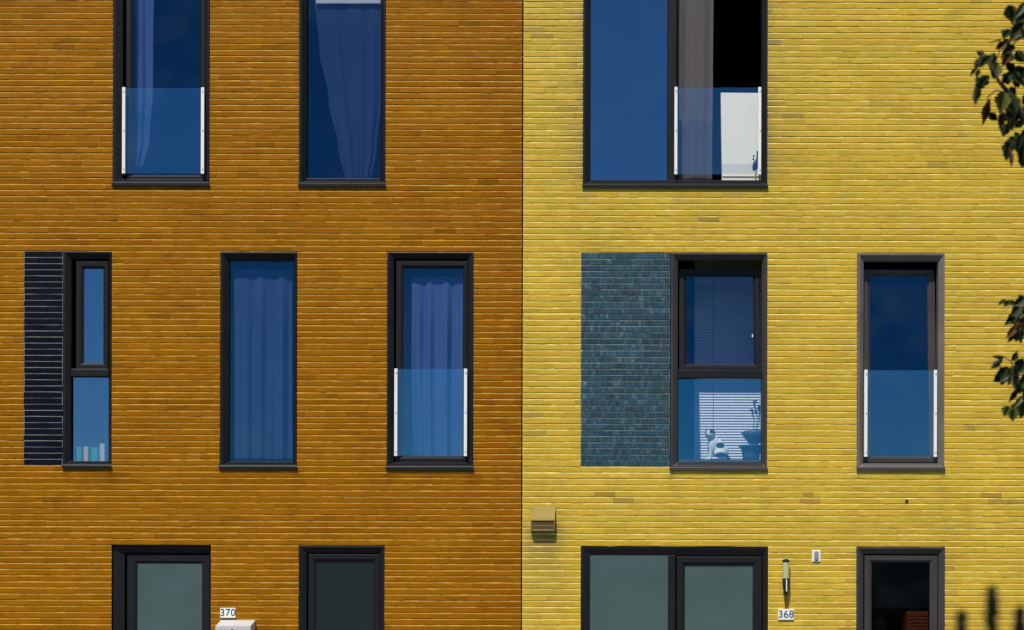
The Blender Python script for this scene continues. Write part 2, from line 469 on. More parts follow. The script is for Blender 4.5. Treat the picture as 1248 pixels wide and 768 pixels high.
VX, VZ = PX(661, 640), PZ(647, 661)
def y_tint(x, z, bx, bz, k, u):
    t = np.ones((len(x), 3))
    grey = np.array([.58, .68, 2.6])
    # soot under the vent
    d = VZ - z
    w = np.exp(-((x-VX-.02)/.19)**4)*np.clip((d+.08)/.05, 0, 1)*np.exp(-np.clip(d, 0, 9)/.33)*1.0
    w *= .75 + .5*np.abs(np.sin(k*2.1+1))
    # grime beside the tall window
    xr = R['Y1'][1]; xl = R['Y1'][0]
    side = np.exp(-np.clip(x-xr, 0, 9)/.14)*(x > xr) + np.exp(-np.clip(xl-x, 0, 9)/.14)*(x < xl)
    w2 = side*(z > 6.1)*(.25 + .55*u)
    # grime below it
    w3 = np.exp(-np.clip(R['Y1'][2]-z, 0, 9)/.5)*(z < R['Y1'][2])*(x > xl-.2)*(x < xr+.3)*(u > .9)*.3
    # odd stained bricks
    w4 = (u > .992)*.4
    ww = np.clip(w + w2 + w3 + w4, 0, .9)[:, None]
    t = t*(1-ww) + ww*grey*.72
    t *= 1 - runs(x, z, 'Y')*np.array([1, .9, .2])[None]
    # toothed repairs beside the lower window, alternate courses browner
    for xc, half in ((PX(1163, 720), .10), (PX(1031, 720), .10)):
        m = (np.abs(bx-xc) < half)*(bz < PZ(672))*((k % 2) == 0)*(.45+.5*u)
        t *= 1 - m[:, None]*np.array([.20, .30, -.1])[None]
    for px, py in ((982, 603), (978, 611), (1198, 604), (1215, 610), (1240, 610), (742, 603), (757, 610), (660, 41)):
        m = (np.abs(bx-PX(px, py)) < .11)*(np.abs(bz-PZ(py, px)) < .03)
        t *= 1 - m[:, None]*np.array([.28, .34, .1])[None]
    return t

holes_o = [tuple(R[k]) for k in R if k[0] == 'O'] + [tuple(RP['OP'])]
holes_y = [tuple(R[k]) for k in R if k[0] == 'Y'] + [tuple(RP['YP'])]
for hs, x0, x1, hm, mm, tf, hue, house, sd in ((holes_o, XL, XJ-.014, M['orange'], M['orange_mortar'], o_tint, (.005, .02, .02), house_o, 21),
                                           (holes_y, XJ, XR, M['yellow'], M['yellow_mortar'], y_tint, (.0, .012, .07), house_y, 33)):
    br, st = brick_rows(x0, x1, -.05, ZT, hs, sd)
    wall = link('wall', wall_mesh('wall', br, .03, tintfn=tf, hue=hue, seed=sd), hm, house)
    link('mortar', strips_mesh('mortar', st, .0095, struck=(.0125, .0012, .0066)), mm, wall)
for key, hm, mm, house, sd, kw in (('OP', M['navy'], M['pale_mortar'], house_o, 5, dict(joint=.0078, perp=.0004, bt=.0012, bd=.001, bb=.001, bbd=.001, wav=.35)),
                                   ('YP', M['teal'], M['teal_mortar'], house_y, 6, dict(joint=.0100, perp=.0030, bt=.002, bd=.001, bb=.001, bbd=.001, wav=.6))):
    r = RP[key]
    br, st = brick_rows(r[0]+.002, r[1]-.004, r[2], r[3], [], sd)
    br = [b for b in br if b[2] >= r[2]-.01 and b[3] <= r[3]+.01]
    st = [b for b in st if b[2] >= r[2]-.01 and b[3] <= r[3]+.01]
    pan = link('glazed_panel', wall_mesh('glazed_panel', br, .13, seed=sd, hue=(.08, .05, .08), **kw), hm, house)
    pan['label'] = 'dark navy glazed brick panel with pale joints' if key == 'OP' else 'mottled teal glazed brick panel'
    link('mortar', strips_mesh('mortar', st, .0022 if key == 'OP' else .0042), mm, pan)

# shell of the two houses: side and back walls, floors, roof, coping
def shell(house, x0, x1, mwall, side):
    bm = bmesh.new()
    if side < 0: box(bm, x0, x0+.25, .062, 7.0, 0, ZT-.02)
    else: box(bm, x1-.25, x1, .062, 7.0, 0, ZT-.02)
    done(bm, 'side_wall', mwall, house)
    bm = bmesh.new()
    if side < 0: box(bm, x1-.12, x1, .11, 6.99, .02, ZT-.03)
    else: box(bm, x0, x0+.12, .11, 6.99, .02, ZT-.03)
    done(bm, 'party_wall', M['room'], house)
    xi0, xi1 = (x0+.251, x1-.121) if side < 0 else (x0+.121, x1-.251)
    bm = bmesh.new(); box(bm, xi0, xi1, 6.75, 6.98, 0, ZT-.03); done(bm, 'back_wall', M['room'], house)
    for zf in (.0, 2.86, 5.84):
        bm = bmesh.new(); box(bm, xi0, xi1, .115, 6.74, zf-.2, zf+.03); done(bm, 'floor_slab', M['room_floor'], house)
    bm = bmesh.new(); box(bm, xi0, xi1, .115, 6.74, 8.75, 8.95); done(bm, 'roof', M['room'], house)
    bm = bmesh.new(); box(bm, x0-.02 if side < 0 else x0+.004, x1+.02 if side > 0 else x1-.004, -.03, .32, ZT+.003, ZT+.05, .004); done(bm, 'coping', M['coping'], house)
shell(house_o, XL, XJ-.007, M['orange'], -1)
shell(house_y, XJ-.006, XR, M['yellow'], 1)
# interior partitions so that each window looks into its own dim room
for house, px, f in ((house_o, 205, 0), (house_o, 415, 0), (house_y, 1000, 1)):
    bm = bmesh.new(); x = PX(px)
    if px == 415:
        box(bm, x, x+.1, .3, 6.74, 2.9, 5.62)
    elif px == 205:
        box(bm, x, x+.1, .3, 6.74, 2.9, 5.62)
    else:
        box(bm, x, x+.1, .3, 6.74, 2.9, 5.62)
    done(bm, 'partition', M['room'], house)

# ------------------------------------------------------------------ windows and doors
def pxrect(k, y):
    return rect(k, y)

def frame(house, key, inner, m, name='window', yf=-.010, yin=.016, back=.095, label=None):
    """outer fixed frame (top-level part of its house); inner = photo rectangle of its clear opening"""
    o = list(R[key]); o = [o[0]+.003, o[1]-.003, o[2]+.002, o[3]-.002]
    i = pxrect(inner, yin)
    bm = bmesh.new()
    ring(bm, o, i, [(0, back), (0, yf), (.08, yf-.002), (.26, yf-.001), (.36, yf+.003), (.94, yin+.004), (1, yin+.008), (1, back)])
    w = done(bm, name, m, house)
    if name == 'window' and i[2]-o[2] > .02:
        bm = bmesh.new(); box(bm, i[0]-.004, i[1]+.004, yf+.002, yin+.02, o[2]+.004, i[2]+.002, .003); done(bm, 'bottom_rail', m, w)
    if label: w['label'] = label
    return w

def sash(win, outer, inner, m, yf=.022, back=.082, name='sash', tilt=0.0, pivot=None):
    o, i = pxrect(outer, yf), pxrect(inner, yf)
    bm = bmesh.new()
    ring(bm, o, i, [(0, back), (0, yf+.004), (.06, yf), (.62, yf), (.68, yf+.001), (.95, yf+.016), (1, yf+.017), (1, back)])
    if tilt: tilt_bm(bm, o[2], yf, tilt)
    s = done(bm, name, m, win)
    return s, (o[2], yf, tilt)

def tilt_bm(bm, zp, yp, t):
    bmesh.ops.rotate(bm, cent=(0, yp, zp), matrix=Matrix.Rotation(-t, 3, 'X'), verts=bm.verts[:])

def pane(parent, r, m, y, grow=.008, th=.005, piv=None, name='pane'):
    x0, x1, z0, z1 = pxrect(r, y)
    bm = bmesh.new(); box(bm, x0-grow, x1+grow, y, y+th, z0-grow, z1+grow)
    if piv: tilt_bm(bm, *piv)
    return done(bm, name, m, parent)

def sill(win, key, m, h=.034, proud=.019):
    r = R[key]
    bm = bmesh.new()
    x0, x1, z = r[0]-.006, r[1]+.006, r[2]
    pts = [(-.004-.008, z+.004), (-proud, z-.006), (-proud, z-h), (-proud+.006, z-h), (-.012, z-h+.012)]
    a = [bm.verts.new((x0, y, zz)) for y, zz in pts]; b = [bm.verts.new((x1, y, zz)) for y, zz in pts]
    n = len(pts)
    for k in range(n): bm.faces.new((a[k], a[(k+1) % n], b[(k+1) % n], b[k]))
    bm.faces.new(a); bm.faces.new(b[::-1])
    return done(bm, 'sill', m, win)

def bar(win, x0, x1, t, b, m, y0=.004, y1=.085, name='transom', bev=.006):
    xa, xb, za, zb = pxrect((x0, x1, t, b), y0)
    bm = bmesh.new(); box(bm, xa, xb, y0, y1, za, zb, bev)
    return done(bm, name, m, win)

FD, FG = M['frame_dark'], M['frame_grey']

# --- orange house
w = frame(house_o, 'O1', (149.5, 248.5, -40, 219.5), FD)
s, _ = sash(w, (153.5, 249, -37, 219.3), (162, 243.5, -28, 213), FD); pane(s, (162, 243.5, -28, 213), M['glass_a'], .045)
sill(w, 'O1', FD)
w = frame(house_o, 'O2', (374, 464, -40, 219), FD, yin=.03); pane(w, (376.5, 463.5, -38, 218.5), M['glass_a'], .055)
sill(w, 'O2', FD)
w = frame(house_o, 'O3', (86.5, 132.3, 315.5, 562.5), FD, yin=.018)
s, _ = sash(w, (92.5, 131.8, 318.5, 450), (101.5, 125.5, 327, 442), FD); pane(s, (101.5, 125.5, 327, 442), M['glass_d'], .045)
bar(w, 86.5, 132.3, 449.5, 459, FD, y0=.012); pane(w, (93, 130.5, 459, 560), M['glass_d'], .05, grow=.03)
sill(w, 'O3', FD)
w = frame(house_o, 'O4', (279, 357.5, 317.5, 563.5), FD, yin=.03); pane(w, (281.5, 357.5, 318, 562.5), M['glass_a'], .055)
sill(w, 'O4', FD)
w = frame(house_o, 'O5', (480, 569.5, 315, 564.5), FD)
s, _ = sash(w, (482.5, 569, 318, 564), (491.5, 564, 326.5, 556), FD); pane(s, (491.5, 564, 326.5, 556), M['glass_a'], .045)
sill(w, 'O5', FD)
w = frame(house_o, 'O6', (151.5, 254, 674, 940), FD, 'door', yf=.035, yin=.055, back=.14, label='front door with frosted glass leaf')
s, _ = sash(w, (154.5, 255, 675.5, 945), (168, 245, 688, 925), FD, yf=.06, back=.12, name='leaf'); pane(s, (168, 245, 688, 925), M['frosted'], .075)
w = frame(house_o, 'O7', (373.5, 462.5, 674, 940), FD, yf=-.004, yin=.02, label='ground floor window with dark frosted glass')
s, _ = sash(w, (375.5, 462.5, 675.5, 938), (385, 454.5, 684.5, 925), FD, yf=.028, back=.1); pane(s, (385, 454.5, 684.5, 925), M['darkglass'], .05)

# --- yellow house
w = frame(house_y, 'Y1', (720, 928.5, -40, 220.5), FD)
bar(w, 814, 824.5, -40, 220, FD, y0=.008, name='mullion'); pane(w, (720.5, 814, -38, 219.5), M['glass_d'], .05)
sill(w, 'Y1', FD)
w = frame(house_y, 'Y2', (826, 928.5, 317, 563), FG, yin=.02)
s, pv = sash(w, (828, 926.5, 325, 450.5), (837.5, 920, 333.5, 443.5), FD, yf=.026, tilt=.085); pane(s, (837.5, 920, 333.5, 443.5), M['glass_e'], .050, piv=pv)
bm = bmesh.new(); q = P(918, 410, .0); tube(bm, [(q.x, .018, q.z), (q.x, .018, q.z+.03)], .006)
tilt_bm(bm, *pv); done(bm, 'handle', M['white'], s)
bar(w, 826, 928.5, 450.5, 461, FD, y0=.010); pane(w, (828, 926.5, 462, 562.5), M['glass_b'], .05, grow=.012)
sill(w, 'Y2', FG)
w = frame(house_y, 'Y3', (1052.5, 1143.5, 318, 565.5), M['frame_glint'], yin=.02)
s, pv = sash(w, (1054, 1142.5, 325.5, 564), (1062.5, 1133.5, 332.5, 556), FG, yf=.028, tilt=.05); pane(s, (1062.5, 1133.5, 332.5, 556), M['glass_a'], .050, piv=pv)
sill(w, 'Y3', FG)
w = frame(house_y, 'Y4', (719, 929.5, 677, 943), FD, 'door', yf=.012, yin=.03, back=.13, label='wide glazed front door with frosted side light')
bar(w, 814, 823, 676.5, 943, FD, y0=.02, name='mullion'); pane(w, (720, 814, 678, 943), M['frosted'], .036)
s, _ = sash(w, (824.5, 928.5, 678.5, 945), (834.5, 917.5, 689, 930), FD, yf=.035, back=.1, name='leaf'); pane(s, (834.5, 917.5, 689, 930), M['frosted'], .06)
w = frame(house_y, 'Y5', (1052, 1143.5, 675.5, 942), FG, yf=-.006, yin=.02, label='ground floor window with clear dark glass')
s, _ = sash(w, (1053.5, 1142.5, 677, 940), (1062.5, 1133.5, 685.5, 930), FG, yf=.028, back=.1); pane(s, (1062.5, 1133.5, 685.5, 930), M['glass_low'], .05)

# ------------------------------------------------------------------ glass balustrades
def balustrade(xa, xb, wdt, t, b, label):
    """white side rails with bolts holding a glass sheet in front of a tall window"""
    y = -.022
    pa, pb = P(xa, b, y), P(xb, b, y)
    root = empty('glass_balustrade', ((pa.x+pb.x)/2, y, pa.z))
    tag(root, label, 'balustrade', 'glass balustrades screwed to the tall windows')
    z0, z1 = PZ(b, xa, y), PZ(t, xa, y)
    wm = wdt/S
    for x in (pa.x, pb.x):
        bm = bmesh.new(); box(bm, x-wm/2, x+wm/2, y-.016, y+.007, z0, z1, .002)
        rail = done(bm, 'rail', M['white'], root)
        for f in (.05, .5, .95):
            bm = bmesh.new(); z = z0+(z1-z0)*f
            tube(bm, [(x+.004, y-.020, z), (x+.004, y-.015, z)], .0055, 10)
            done(bm, 'bolt', M['steel'], rail)
    bm = bmesh.new(); box(bm, pa.x+.004, pb.x-.004, y-.005, y+.003, z0+.004, z1-.003)
    done(bm, 'glass_panel', M['glass_c'], root)
balustrade(151, 247, 3.9, 107, 212, 'glass balustrade with white rails on the upper window of the ochre house')
balustrade(482.4, 567.2, 3.8, 449.5, 556, 'glass balustrade with white rails on the middle floor window of the ochre house')
balustrade(823.5, 925.5, 3.6, 106.5, 213, 'glass balustrade in front of the open upper window with the cream board')
balustrade(1054.8, 1139.5, 3.8, 451, 557, 'glass balustrade with white rails on the middle floor window of the yellow house')

# ------------------------------------------------------------------ curtains, blinds, things behind the glass
def cloth(name, rows, y, amp, folds, m, label, seed=0, nx=90, cat='curtain', sharp=1.0, group=None):
    """rows: [(py, px_left, px_right)] top to bottom; folds across the width"""
    r = random.Random(seed)
    ph = [r.uniform(0, 6.28) for _ in range(5)]
    bm = bmesh.new(); grid = []
    ny = 40
    for a in range(ny+1):
        f = a/ny
        t0, t1 = rows[0][0], rows[-1][0]
        py = t0 + (t1-t0)*f
        for (pa, la, ra), (pb, lb, rb) in zip(rows, rows[1:]):
            if pa <= py <= pb:
                q = (py-pa)/(pb-pa); q = q*q*(3-2*q)
                l, rr = la+(lb-la)*q, ra+(rb-ra)*q
                break
        row = []
        for b in range(nx+1):
            u = b/nx
            px = l + (rr-l)*u
            wv = math.sin(2*math.pi*folds*u + ph[0] + .5*math.sin(2.2*f+ph[1])) + .55*math.sin(2*math.pi*folds*1.73*u + ph[2] + .4*f) + .3*math.sin(2*math.pi*folds*.43*u+ph[3])
            wv = math.copysign(abs(wv)**sharp, wv)
            p = P(px, py, y)
            row.append(bm.verts.new((p.x, y + amp*wv*(.15+.85*min(1, f*3)), p.z)))
        grid.append(row)
    for a in range(ny):
        for b in range(nx):
            bm.faces.new((grid[a][b], grid[a+1][b], grid[a+1][b+1], grid[a][b+1]))
    o = done(bm, name, m, None, smooth=True)
    sm = o.modifiers.new('thickness', 'SOLIDIFY'); sm.thickness = .003
    tag(o, label, cat, group)
    return o

cloth('curtain', [(-48, 164, 188), (110, 166, 187), (170, 166, 183), (206, 163, 175)], .10, .014, 1.6, M['curtain_lilac'], 'narrow lilac curtain drawn aside behind the balustraded upper window of the ochre house', 1)
cloth('curtain', [(4, 384, 465), (60, 389, 466), (120, 400, 465), (180, 412, 459), (222, 421, 452)], .105, .013, 3.2, M['curtain_dark'], 'dark blue curtain gathered to a point behind the tall upper window', 2)
cloth('roller_blind', [(-48, 384, 463), (5, 385, 464)], .08, .002, 2, M['blind'], 'hem of a white blind at the top of the tall upper window', 3, cat='blind')
cloth('curtain', [(328, 284, 356), (563, 284, 356)], .115, .024, 3.0, M['curtain_blue'], 'blue curtain hanging in straight folds across the whole fixed window', 4)
cloth('curtain', [(337, 502, 566), (449, 502, 566), (562, 504, 566)], .115, .026, 3.4, M['curtain_lilac'], 'lilac-blue curtain hanging in soft folds behind the balustraded middle window', 5)
cloth('curtain', [(-48, 824.5, 870), (100, 825, 869), (180, 825, 868), (222, 825, 868)], .14, .012, 1.7, M['curtain_mauve'], 'mauve-grey curtain hanging in the open upper window of the yellow house', 6)

# cream board standing behind the open window
q0, q1 = P(878.5, 113, .34), P(941, 228, .34)
bm = bmesh.new()
vs = []
for yy in (.34, .365):
    for px, py in ((880, 226), (945, 226), (945, 113.5), (878.5, 113)):
        p = P(px, py, .34); vs.append(bm.verts.new((p.x, yy, p.z)))
for f in ((0,1,2,3),(7,6,5,4),(0,4,5,1),(1,5,6,2),(2,6,7,3),(3,7,4,0)): bm.faces.new([vs[i] for i in f])
board = tag(done(bm, 'board', M['board']), 'sunlit cream board standing upright inside the open upper window', 'board')
bm = bmesh.new(); a, b = P(880.3, 214.5, .34), P(945, 214.5, .34)
box(bm, a.x, b.x, .332, .339, a.z-.006, a.z+.006); done(bm, 'ledge', M['board'], board)

# small dark ornament on a green stem
root = empty('ornament', P(921, 220, .22)); tag(root, 'small dark blue ornament on a thin green stem before the cream board', 'ornament')
bm = bmesh.new(); tube(bm, [P(921.5, 226, .22), P(921.2, 214, .22), P(921.8, 205, .22)], [.010, .008, .006]); done(bm, 'stem', M['stem'], root)
bm = bmesh.new()
c = P(920, 201.5, .22)
bmesh.ops.create_icosphere(bm, subdivisions=3, radius=1, matrix=Matrix.Translation(c) @ Matrix.Rotation(.18, 4, 'Y') @ Matrix.Diagonal((.024, .02, .062, 1)))
done(bm, 'body', M['ornament'], root, smooth=True)
bm = bmesh.new(); tube(bm, [P(922.3, 206, .22), P(923, 184, .22)], [.010, .007]); done(bm, 'spike', M['black'], root)
for px, py in ((918.6, 190.5), (918.2, 194)):
    bm = bmesh.new(); c = P(px, py, .22); bmesh.ops.create_icosphere(bm, subdivisions=2, radius=.011, matrix=Matrix.Translation(c)); done(bm, 'bead', M['black'], root, smooth=True)

# venetian blind in the room behind the cat
def venetian(x0, x1, t, b, y, label, pitch=.0285):
    a, c = P(x0, b, y), P(x1, t, y)
    root = empty('venetian_blind', (a.x, y, c.z)); tag(root, label, 'blind')
    bm = bmesh.new(); z = c.z-.03
    while z > a.z:
        dy, dz = .007, .0138
        vs = [bm.verts.new(p) for p in ((a.x, y-dy, z-dz), (c.x, y-dy, z-dz), (c.x, y, z+.001), (a.x, y, z+.001), (c.x, y+dy, z+dz), (a.x, y+dy, z+dz))]
        bm.faces.new((vs[0], vs[1], vs[2], vs[3])); bm.faces.new((vs[3], vs[2], vs[4], vs[5]))
        z -= pitch
    o = done(bm, 'slats', M['blind'], root); sm = o.modifiers.new('t', 'SOLIDIFY'); sm.thickness = .0012
    bm = bmesh.new(); box(bm, a.x, c.x, y-.02, y+.02, c.z-.03, c.z+.01, .003); done(bm, 'head_rail', M['blind'], root)
    for f in (.22, .86):
        bm = bmesh.new(); x = a.x+(c.x-a.x)*f; tube(bm, [(x, y-.013, a.z), (x, y-.013, c.z-.02)], .0025, 6); done(bm, 'cord', M['bar'], root)
venetian(846, 950, 312, 585, .70, 'white venetian blind behind the cat')

# window board with the cat and a planter
ZS = PZ(561.5, 876, .2)
bm = bmesh.new(); a, b = PX(824), PX(950)
box(bm, a, b, .1, .66, ZS-.03, ZS, .003)
tag(done(bm, 'window_shelf', M['room']), 'deep window shelf the cat sits on', 'shelf')

def build_cat():
    px = P(871, 561, .2)
    o = Vector((px.x, .22, ZS))
    E = [((.065,.015,.085),(.083,.072,.085)), ((.035,.005,.135),(.070,.060,.085)), ((-.005,0,.170),(.056,.053,.078)), ((-.028,-.008,.145),(.044,.050,.085)),
         ((-.036,-.016,.222),(.037,.036,.042)), ((-.048,-.030,.266),(.053,.050,.047)), ((-.066,-.056,.250),(.021,.021,.016)), ((-.060,-.030,.244),(.034,.034,.024)),
         ((.048,-.045,.062),(.058,.038,.058)), ((.010,-.072,.016),(.042,.021,.016)), ((.01,.06,.018),(.045,.022,.017))]
    for sx, sy in ((-.040, -.032), (-.046, .022)):
        for k in range(9):
            f = k/8; E.append(((sx - .012*f, sy-.004*f, .13*(1-f)+.016*f), (.020-.004*f, .020-.004*f, .026)))
        E.append(((sx-.024, sy-.012, .013), (.022, .017, .013)))
    tail = [(.12,.045,.03),(.145,.01,.022),(.14,-.035,.019),(.115,-.07,.018),(.08,-.09,.018),(.045,-.096,.017),(.02,-.098,.016)]
    for a, b in zip(tail, tail[1:]):
        for k in range(5):
            E.append((tuple(a[i]+(b[i]-a[i])*k/5 for i in range(3)), (.019,.018,.017)))
    bm = bmesh.new()
    for c, r in E:
        bmesh.ops.create_icosphere(bm, subdivisions=3, radius=1, matrix=Matrix.Translation(o+Vector(c)) @ Matrix.Diagonal((*r, 1)))
    for e, lean in (((-.020,-.043,.288), .006), ((-.072,-.012,.288), -.010)):    # ears
        bmesh.ops.create_cone(bm, cap_ends=True, segments=10, radius1=.019, radius2=.002, depth=.046, matrix=Matrix.Translation(o+Vector(e)+Vector((lean, 0, .008))) @ Matrix.Rotation(lean*25, 4, 'Y') @ Matrix.Diagonal((1, .55, 1, 1)))
    me = bpy.data.meshes.new('tmp'); bm.to_mesh(me); bm.free()
    t = bpy.data.objects.new('tmp', me); col.objects.link(t)
    rm = t.modifiers.new('r', 'REMESH'); rm.mode = 'VOXEL'; rm.voxel_size = .0045
    s = t.modifiers.new('s', 'SMOOTH'); s.iterations = 3; s.factor = .5
    dg = bpy.context.evaluated_depsgraph_get()
    me2 = bpy.data.meshes.new_from_object(t.evaluated_get(dg), preserve_all_data_layers=True, depsgraph=dg)
    bpy.data.objects.remove(t)
    me2.name = 'cat'
    me2.transform(Matrix.Translation(o) @ Matrix.Diagonal((1.02, 1.05, 1.03, 1)) @ Matrix.Translation(-o))
    me2.materials.clear(); me2.materials.append(M['cat_white']); me2.materials.append(M['cat_dark'])
    for p in me2.polygons:
        p.use_smooth = True
        c = p.center - o; c = Vector((c.x/1.02, c.y/1.05, c.z/1.03))
        dark = (c.z > .268 and abs((c.x+.048)*.8 - (c.y+.03)*.6) > .013 + .3*max(0, .290-c.z)) or c.z > .303
        dark |= ((c.x-.055)/.045)**2 + ((c.z-.150)/.030)**2 < 1 and c.y < .02
        dark |= ((c.x-.055)/.060)**2 + ((c.z-.045)/.032)**2 < 1 and c.y < -.02
        dark |= c.x > .10 and c.z < .05
        p.material_index = 1 if dark else 0
    cat = bpy.data.objects.new('cat', me2); col.objects.link(cat)
    tag(cat, 'white cat with dark patches sitting upright behind the lower window pane', 'cat')
    for sx, sy in ((-.086, -.048), (-.060, -.067)):
        bm = bmesh.new(); bmesh.ops.create_icosphere(bm, subdivisions=2, radius=.0065, matrix=Matrix.Translation(o+Vector((sx*1.02, sy*1.05, .267*1.03)))); done(bm, 'eye', M['eye'], cat, smooth=True)
    bm = bmesh.new(); bmesh.ops.create_icosphere(bm, subdivisions=2, radius=.005, matrix=Matrix.Translation(o+Vector((-.080*1.02, -.073*1.05, .256*1.03)))); done(bm, 'nose', M['cat_dark'], cat, smooth=True)
build_cat()

yp = .30
pc = P(913, 561, yp)
root = empty('planter', (pc.x, yp, ZS)); tag(root, 'slate blue bowl stacked on a wide pot beside the cat', 'planter')
z = lambda py: PZ(py, 913, yp)
bm = bmesh.new(); lathe(bm, pc.x+.02, yp, [(.085, ZS), (.088, z(556)), (.105, z(547)), (.135, z(543.5)), (.125, z(543))]); done(bm, 'pot', M['pot'], root, smooth=True)
bm = bmesh.new(); lathe(bm, pc.x+.05, yp, [(.045, z(542.8)), (.05, z(541)), (.10, z(534)), (.132, z(528)), (.12, z(526)), (.03, z(524.8))]); done(bm, 'bowl', M['pot'], root, smooth=True)
bm = bmesh.new()
for pts in ([(918, 527), (919, 512), (917, 502), (913, 499)], [(922, 527), (923, 508), (920, 496), (917, 488)], [(920, 527), (925, 515), (926, 500), (925, 492)]):
    tube(bm, [P(x, y, yp) for x, y in pts], [.004, .004, .009, .002], 6)
for x, y, a, b in ((917, 500, .022, .010), (922, 503, .026, .012), (920, 490, .02, .03), (925, 497, .016, .03)):
    bmesh.ops.create_icosphere(bm, subdivisions=2, radius=1, matrix=Matrix.Translation(P(x, y, yp)) @ Matrix.Rotation(.4, 4, 'Y') @ Matrix.Diagonal((a, .006, b, 1)))
done(bm, 'plant', M['pot'], root, smooth=True)

# books at the foot of the narrow window
for k, (x0, x1, t, lab) in enumerate(((94, 99.5, 545, 'teal book at the outer end of the row in the narrow window'), (102.5, 108, 544.5, 'sand-coloured book in the narrow window'),
                                 (111.5, 119.5, 545.5, 'broad green book in the narrow window'), (122, 128, 541, 'tall white book in the narrow window'))):
    a, b = P(x0, 562, .13), P(x1, t, .13)
    bm = bmesh.new(); box(bm, a.x, b.x, .115, .24, PZ(563.5, x0, .13), b.z, .004)
    tag(done(bm, 'book', M['books'][k]), lab, 'book', 'books standing in the narrow window')
a, b = PX(84), PX(134)
bm = bmesh.new(); box(bm, a, b, .097, .30, PZ(563.5, 110, .13)-.03, PZ(563.5, 110, .13)-.001); tag(done(bm, 'window_shelf', M['room']), 'dark shelf under the row of books', 'shelf')

# slatted cabinet in the dark ground-floor room
root = empty('cabinet', P(1117, 760, .25)); tag(root, 'red-brown slatted cabinet inside the dark ground floor window', 'cabinet')
a, b = P(1105, 745, .25), P(1150, 960, .25)
bm = bmesh.new(); box(bm, a.x, b.x, .25, .6, .04, a.z); done(bm, 'body', M['wood'], root)
bm = bmesh.new(); zz = a.z-.02
while zz > .1:
    box(bm, a.x+.01, b.x-.01, .235, .248, zz-.026, zz); zz -= .036
done(bm, 'slats', M['wood'], root)

# ------------------------------------------------------------------ wall fittings
def sign(x0, x1, t, b, text, label):
    r = pxrect((x0, x1, t, b), -.012)
    cx, cz = (r[0]+r[1])/2, (r[2]+r[3])/2
    bm = bmesh.new(); box(bm, r[0], r[1], -.013, .003, r[2], r[3], .0015)
    o = tag(done(bm, 'house_number_sign', M['plate']), label, 'sign', 'white house number signs')
    cu = bpy.data.curves.new('digits', 'FONT'); cu.body = text; cu.size = .105; cu.align_x = 'CENTER'; cu.align_y = 'CENTER'; cu.extrude = .0008
    cu.space_character = 1.04
    t_ = bpy.data.objects.new('tmp', cu); col.objects.link(t_)
    t_.matrix_world = Matrix.Translation((cx, -.0142, cz)) @ Matrix.Rotation(math.pi/2, 4, 'X')
    dg = bpy.context.evaluated_depsgraph_get()
    me = bpy.data.meshes.new_from_object(t_.evaluated_get(dg), depsgraph=dg); me.transform(t_.matrix_world); me.name = 'digits'
    me.materials.clear()
    bpy.data.objects.remove(t_)
    link('digits', me, M['digit'], o)
sign(268.3, 287, 741, 753, '370', 'white sign reading 370 above the pale mailbox on the ochre wall')
sign(948.3, 967.5, 742.5, 755.5, '368', 'white sign reading 368 below the wall lamp on the yellow wall')

# mailbox: flat-fronted box with a sloping lid
yb = -.27
x0, x1 = PX(263, 765, yb), PX(305.2, 765, yb)
zf, zbk = PZ(763, 285, yb), PZ(755.7, 290, 0)
root = empty('mailbox', ((x0+x1)/2, -.13, zf-.45)); tag(root, 'pale grey metal mailbox with sloping lid under the 370 sign', 'mailbox')
bm = bmesh.new(); box(bm, x0, x1, yb, -.006, zf-.45, zf-.045, .004); done(bm, 'body', M['mailbox'], root)
bm = bmesh.new()
vs = [bm.verts.new(p) for p in ((x0-.004, yb-.006, zf-.043), (x1+.004, yb-.006, zf-.043), (x1+.004, -.004, zf-.043), (x0-.004, -.004, zf-.043), (x0-.004, yb-.006, zf), (x1+.004, yb-.006, zf), (x1+.004, -.004, zbk), (x0-.004, -.004, zbk))]
for f in ((0,1,5,4),(1,2,6,5),(2,3,7,6),(3,0,4,7),(4,5,6,7),(3,2,1,0)): bm.faces.new([vs[i] for i in f])
bmesh.ops.bevel(bm, geom=bm.edges[:], offset=.003, segments=2, affect='EDGES')
lid = done(bm, 'lid', M['mailbox'], root)
bm = bmesh.new(); c = P(283, 768, yb); tube(bm, [(c.x, yb-.011, c.z), (c.x, yb-.004, c.z)], .012, 12); done(bm, 'lock', M['black'], lid)
bm = bmesh.new(); box(bm, x0+.04, x1-.04, yb-.004, yb+.004, zf-.13, zf-.09, .001); done(bm, 'slot', M['black'], root)

